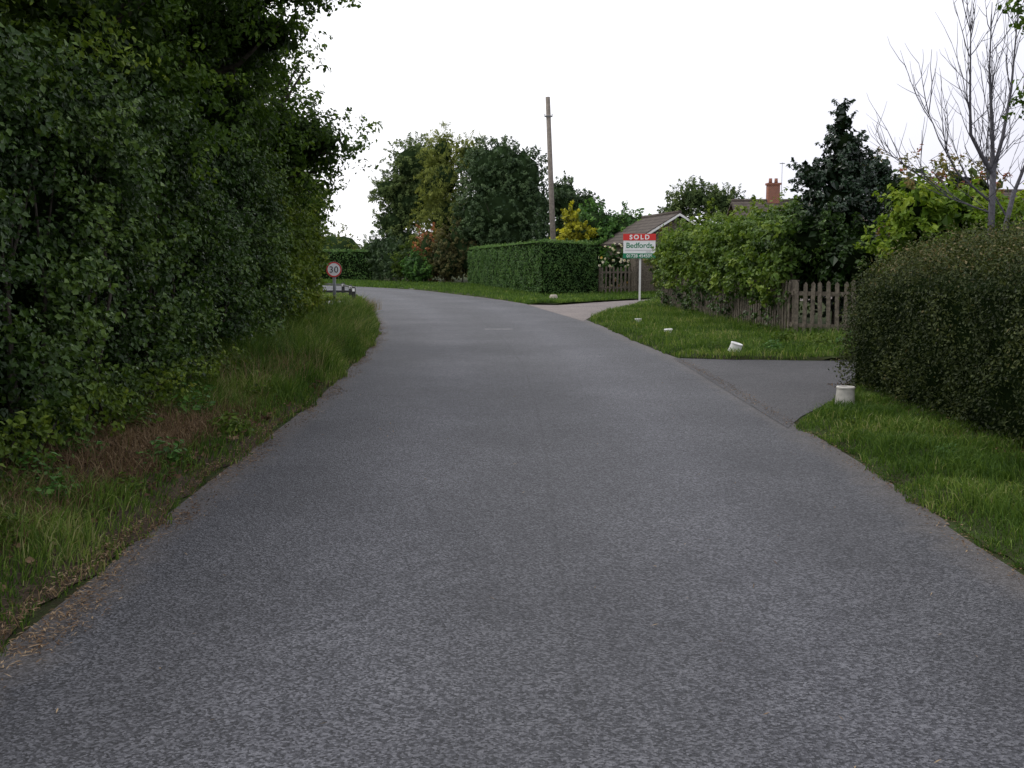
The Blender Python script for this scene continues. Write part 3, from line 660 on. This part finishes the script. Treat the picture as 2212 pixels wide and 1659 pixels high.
# ------------------------------------------------------------------ bungalows
def bungalow(name,c,lx,ly,yaw,eave,ridge,label,roofm='tile',chim=None,wallm='brick',over=.3,aerial=True,barge='white'):
    ca,sa=math.cos(yaw),math.sin(yaw); R=lambda p:[c[0]+p[0]*ca-p[1]*sa,c[1]+p[0]*sa+p[1]*ca,p[2]]
    base=(c[0],c[1],0); e=empty(name,base,label=label,category="house")
    X,Y=lx/2,ly/2
    w=MB(); P=[R(p) for p in [(-X,-Y,0),(X,-Y,0),(X,Y,0),(-X,Y,0),(-X,-Y,eave),(X,-Y,eave),(X,Y,eave),(-X,Y,eave),(-X,0,ridge-.12),(X,0,ridge-.12)]]
    b=w.add(P,[[0,1,5,4],[2,3,7,6]]); w.add([],[[1,2,6,9,5],[3,0,4,8,7]],off=b)
    obj("wall",w,[M[wallm]],base,e)
    r=MB(); o=over; s=(ridge-eave)/Y; t=.1
    for sg in(-1,1):
        q=[(-X-o,sg*(Y+o),eave-s*o),(X+o,sg*(Y+o),eave-s*o),(X+o,0,ridge),(-X-o,0,ridge)]
        q2=q+[(a,b_,z+t) for a,b_,z in q]
        r.add([R(p) for p in q2],[[0,1,2,3],[7,6,5,4],[0,4,5,1],[1,5,6,2],[3,2,6,7],[0,3,7,4]])
    r.tube([R((-X-o,0,ridge+t)),R((X+o,0,ridge+t))],.09,8)
    obj("roof",r,[M[roofm]],base,e)
    for sx in(-1,1):
        bb=MB()
        for sg in(-1,1):
            x0=sx*(X+o+.015); q=[]
            for d in(-.012,.012):
                q+=[(x0+d,sg*(Y+o),eave-s*o-.06),(x0+d,sg*(Y+o),eave-s*o+.05),(x0+d,0,ridge+.05),(x0+d,0,ridge-.06)]
            bb.add([R(p) for p in q],[[0,1,2,3],[7,6,5,4],[0,4,5,1],[1,5,6,2],[2,6,7,3],[3,7,4,0]])
        obj("bargeboard",bb,[M[barge]],base,e)
    for wx in (-X*.5,X*.5):
        we=empty("window",(0,0,0)); we.parent=e; we.location=Vector(R((wx,-Y,1.5)))-Vector(base); 
        f=MB(); 
        for dx,dz,sx,sz in((0,.5,1.3,.08),(0,-.5,1.3,.08),(-.61,0,.08,.92),(.61,0,.08,.92),(0,0,.06,.92)):
            f.box(R((wx+dx,-Y-.035,1.5+dz)),(sx,.06,sz),yaw=yaw)
        fo=obj("frame",f,[M['white']],base); g=MB(); g.box(R((wx,-Y-.012,1.5)),(1.2,.015,.95),yaw=yaw); go=obj("pane",g,[M['glass']],base)
        for k_ in(fo,go): k_.parent=we; k_.location=Vector(base)-(Vector(R((wx,-Y,1.5))))
    if chim is not None:
        ch=MB(); cx,cy=chim; 
        ch.box(R((cx,cy,ridge+.35)),(.62,.5,1.3),yaw=yaw); ch.box(R((cx,cy,ridge+.97)),(.72,.6,.1),yaw=yaw)
        for d in(-.15,.15): ch.tube([R((cx+d,cy,ridge+1.0)),R((cx+d,cy,ridge+1.27))],[.1,.085],9)
        obj("chimney",ch,[M['brick']],base,e)
        if aerial:
            a=MB(); a.tube([R((cx+.45,cy,ridge+.3)),R((cx+.45,cy,ridge+2.1))],.013,5)
            a.box(R((cx+.45,cy,ridge+2.05)),(.4,.01,.01),yaw=yaw+1.2)
            for d in np.linspace(-.18,.18,5): a.box(R((cx+.45+d*math.cos(1.2),cy+d*math.sin(1.2),ridge+2.05)),(.01,.26,.01),yaw=yaw+1.2)
            obj("aerial",a,[M['greypost']],base,e)
bungalow("brick_bungalow",(16.7,57.5),9.4,7,0.0,2.5,4.6,"brick bungalow with brown tiled roof and chimney",chim=(-2.8,0),barge='tile')
bungalow("garden_outbuilding",(7.25,53.3),6.6,4.0,math.radians(98),2.45,3.66,"small gabled outbuilding with white bargeboards",wallm='timber')
bungalow("pale_bungalow",(23.5,46.5),9,7,0.06,2.5,4.4,"pale bungalow with tiled roof behind shrubs",wallm='white',chim=(1.5,0),aerial=False)

# ------------------------------------------------------------------ utility pole
base=(1.95,48.2,0)
e=empty("telegraph_pole",base,label="tall weathered grey wooden pole rising from clipped hedge",category="pole")
mb=MB(); top=np.array([1.58,48.2,8.72]); b0=np.array([1.95,48.2,-.1])
mb.tube([b0,b0*.5+top*.5,top],[.135,.118,.1],14); obj("shaft",mb,[M['pole']],base,e)
mb=MB(); p=b0+(top-b0)*.905; mb.box(p,(.36,.06,.05)); mb.box(p+[0,0,.0],(.25,.27,.045))
for d in(-.16,.16): mb.tube([p+[d,0,.02],p+[d,0,.12]],.02,6)
obj("bracket",mb,[M['greypost']],base,e)

# ------------------------------------------------------------------ lettering helper
def text_part(name,body,size,loc,m,parent,bold=.0,xs=1.0,space=1.0):
    cu=bpy.data.curves.new("t",'FONT'); cu.body=body; cu.size=size; cu.align_x='CENTER'; cu.align_y='CENTER'; cu.extrude=.0015; cu.offset=bold; cu.space_character=space
    to=bpy.data.objects.new("t",cu); COL.objects.link(to); bpy.context.view_layer.update()
    me=bpy.data.meshes.new_from_object(to.evaluated_get(bpy.context.evaluated_depsgraph_get()))
    bpy.data.objects.remove(to)
    n=len(me.vertices); co=np.empty(n*3,np.float32); me.vertices.foreach_get("co",co); co=co.reshape(-1,3)
    co[:,0]*=xs
    cen=(co.min(0)+co.max(0))/2; co-=cen
    q=np.stack([co[:,0],-co[:,2],co[:,1]],1)
    me.vertices.foreach_set("co",q.astype(np.float32).ravel()); me.update()
    me.materials.clear(); me.materials.append(M[m]); me.name=name
    o=bpy.data.objects.new(name,me); COL.objects.link(o); o.parent=parent
    o.location=Vector(loc); return o
base=(4.32,36.4,0)
e=empty("estate_agent_board",base,label="white red and green sold board on white post",category="sign")
e.rotation_euler=(0,0,math.radians(-7))
def local(name,mb,m,parent): 
    o=bpy.data.objects.new(name,mb.mesh(name,[M[m]])); COL.objects.link(o); o.parent=parent; return o
mb=MB(); mb.box((.03,.04,1.22),(.07,.06,2.44)); local("post",mb,'white',e)
mb=MB(); mb.box((-.0,-.01,2.045),(1.08,.03,.80)); local("board",mb,'signwhite',e)
mb=MB(); mb.box((0,-.034,2.345),(1.10,.012,.22)); local("red_strip",mb,'signred',e)
mb=MB(); mb.box((.0,-.034,1.715),(1.10,.012,.17)); local("green_strip",mb,'signgreen',e)
mb=MB(); mb.box((0,-.029,1.905),(.96,.004,.012)); local("underline",mb,'signgrey',e)
text_part("lettering","SOLD",.21,(0,-.044,2.345),'signwhite',e,bold=.008,space=1.45)
text_part("lettering","Bedfords",.25,(0,-.029,2.07),'signgreen',e,bold=.004,xs=.98)
text_part("lettering",".co.uk",.075,(.3,-.029,1.85),'signgrey',e)
text_part("lettering","01728 454505",.15,(0,-.044,1.715),'signwhite',e,bold=.002)
base=(-5.42,32.6,.05)
e=empty("speed_limit_sign",base,label="round red and white 30 sign on grey post",category="sign")
e.rotation_euler=(0,0,math.radians(6))
mb=MB(); mb.tube([[0,.06,-.1],[0,.06,1.3]],.05,14); local("post",mb,'greypost',e)
def disc(r,y0,y1,z,r0=0,k=40):
    mb=MB(); V=[];
    for y in(y0,y1):
        for j in range(k):
            a=2*math.pi*j/k; V.append([r*math.cos(a),y,z+r*math.sin(a)])
    if r0==0:
        b=mb.add(V,[[j,(j+1)%k,k+(j+1)%k,k+j] for j in range(k)]); mb.add([],[list(range(k))[::-1],[k+j for j in range(k)]],off=b)
    else:
        V2=[[x*r0/r,y,(zz-z)*r0/r+z] for x,y,zz in V]
        mb.add(V+V2,[[j,(j+1)%k,k+(j+1)%k,k+j] for j in range(k)]+[[2*k+j,3*k+j,3*k+(j+1)%k,2*k+(j+1)%k] for j in range(k)]+[[j,2*k+j,2*k+(j+1)%k,(j+1)%k] for j in range(k)]+[[k+j,k+(j+1)%k,3*k+(j+1)%k,3*k+j] for j in range(k)])
    return mb
local("backing_plate",disc(.24,-.02,.005,1.24),'greypost',e)
local("face",disc(.23,-.026,-.0205,1.24),'signwhite',e)
local("red_ring",disc(.23,-.031,-.0265,1.24,.192),'signred',e)
text_part("numeral","30",.27,(0,-.034,1.24),'black',e,bold=.0,space=1.08)

# ------------------------------------------------------------------ white verge markers (upturned buckets)
def bucket(loc,r0,r1,h,tilt,label,m='white'):
    e=empty("verge_marker",loc,label=label,category="marker",group="white markers along the verge")
    mb=MB(); k=22
    prof=[(r0*1.04,0),(r0*1.04,.02),(r0,.022),(r1,h-.025),(r1*1.07,h-.022),(r1*1.07,h-.006),(r1*1.0,h),(r1*.86,h),(r1*.82,h-.012),(0.001,h-.014)]
    V=[[r*math.cos(2*math.pi*j/k),r*math.sin(2*math.pi*j/k),z] for r,z in prof for j in range(k)]
    F=[[i*k+j,i*k+(j+1)%k,(i+1)*k+(j+1)%k,(i+1)*k+j] for i in range(len(prof)-1) for j in range(k)]
    mb.add(V,F,0,.5,False)
    o=bpy.data.objects.new("body",mb.mesh("body",[M[m]])); COL.objects.link(o); o.parent=e
    e.rotation_euler=tilt
M['bucket']=plain("dirty_white_plastic",(.52,.5,.46),.5,.3,7,.4)
bucket((3.5,11.1,.03),.105,.09,.245,(0,0.02,0),"upturned dirty white bucket on grass by the driveway",'bucket')
bucket((3.68,17.6,.06),.105,.095,.17,(.12,.28,0),"leaning white bucket sunk in the grass",'white')
bucket((3.28,22.3,.04),.09,.085,.11,(.05,-.05,0),"low white disc marker sunk in the grass",'white')
bucket((3.1,26.2,.04),.09,.085,.11,(0,0,0),"low white disc marker sunk in the grass",'white')
mb=MB(); V=[]
for z,s in((0,1.0),(.1,.97),(.2,.82),(.235,.6)):
    for j in range(9):
        a=2*math.pi*j/9; V.append([1.58+.17*s*math.cos(a)*(1+.12*math.sin(3*j)),40.6+.14*s*math.sin(a),.03+z])
b=mb.add(V,[[i*9+j,i*9+(j+1)%9,(i+1)*9+(j+1)%9,(i+1)*9+j] for i in range(3) for j in range(9)]); mb.add([],[[27+j for j in range(9)]],off=b)
obj("stone_block",mb,[M['stone']],(1.58,40.6,0),label="small pale stone block on verge corner",category="stone")

# ------------------------------------------------------------------ knee rail
base=(-6.25,42.2,0)
e=empty("knee_rail_fence",base,label="low black timber rail fence around the green",category="fence")
pts=[(-6.25,42.2),(-6.95,46),(-7.9,50),(-9.6,53.4)]
rb=MB()
for a,b in zip(pts[:-1],pts[1:]):
    a3=np.array([*a,.40]);b3=np.array([*b,.40]); m=(a3+b3)/2; l=np.linalg.norm(b3-a3); rb.box(m,(l,.06,.08),yaw=math.atan2(b[1]-a[1],b[0]-a[0]))
rb.box((-8.3,42.1,.34),(4.0,.06,.08),yaw=0.03)
obj("rail",rb,[M['black']],base,e)
for x,y in pts+[(-8.2,42.05),(-10.2,42.0)]:
    pb=MB(); pb.box((x,y-.0,.24),(.13,.13,.48)); pb.box((x,y,.495),(.11,.11,.03)); obj("post",pb,[M['black']],(x,y,0),e)
    cb=MB(); cb.box((x,y-.073,.40),(.10,.008,.12)); obj("reflector",cb,[M['white']],(x,y,0),e)

# ------------------------------------------------------------------ world, sun, camera
w=bpy.data.worlds.new("World"); scene.world=w; w.use_nodes=True; nt=w.node_tree; nt.nodes.clear()
out=nt.nodes.new("ShaderNodeOutputWorld"); bg=nt.nodes.new("ShaderNodeBackground"); bg.inputs[1].default_value=.12
sky=nt.nodes.new("ShaderNodeTexSky"); sky.sky_type='NISHITA'; sky.sun_disc=False
EL,ROT=math.radians(55),math.radians(-65)
sky.sun_elevation=EL; sky.sun_rotation=ROT; sky.dust_density=3
tc=nt.nodes.new("ShaderNodeTexCoord").outputs["Generated"]
cn=noise(nt,1.6,4,.5,tc)
sp=nt.nodes.new("ShaderNodeSeparateXYZ"); nt.links.new(tc,sp.inputs[0])
# overcast: brightest around the hidden sun (ahead and to the left), slightly greyer-violet towards the right
cf=math_(nt,'ADD',math_(nt,'MULTIPLY',cn,.9),math_(nt,'MULTIPLY',sp.outputs[0],-.55))
cl=ramp(nt,cf,[(.2,(.70,.70,.79)),(.48,(.98,.98,1.03)),(.7,(1.12,1.12,1.12))])
cl=mixc(nt,cl,(11,11,11),1.0,'MULTIPLY')
c=mixc(nt,sky.outputs[0],cl,.93)
nt.links.new(c,bg.inputs[0]); nt.links.new(bg.outputs[0],out.inputs[0])
sd=bpy.data.lights.new("sun",'SUN'); sd.energy=1.2; sd.angle=math.radians(18); sd.color=(1,.97,.92)
so=bpy.data.objects.new("sun",sd); COL.objects.link(so)
dirv=Vector((math.sin(ROT)*math.cos(EL),math.cos(ROT)*math.cos(EL),math.sin(EL)))
so.rotation_euler=(-dirv).to_track_quat('-Z','Y').to_euler()
cd=bpy.data.cameras.new("camera"); cd.lens=37.43; cd.sensor_width=36; cd.clip_end=2000; cd.clip_start=.05
co=bpy.data.objects.new("camera",cd); COL.objects.link(co); co.location=(0,0,1.6); co.rotation_euler=(math.radians(90-6.684),0,0)
scene.camera=co
scene.view_settings.view_transform='Standard'; scene.view_settings.look='None'; scene.view_settings.exposure=0
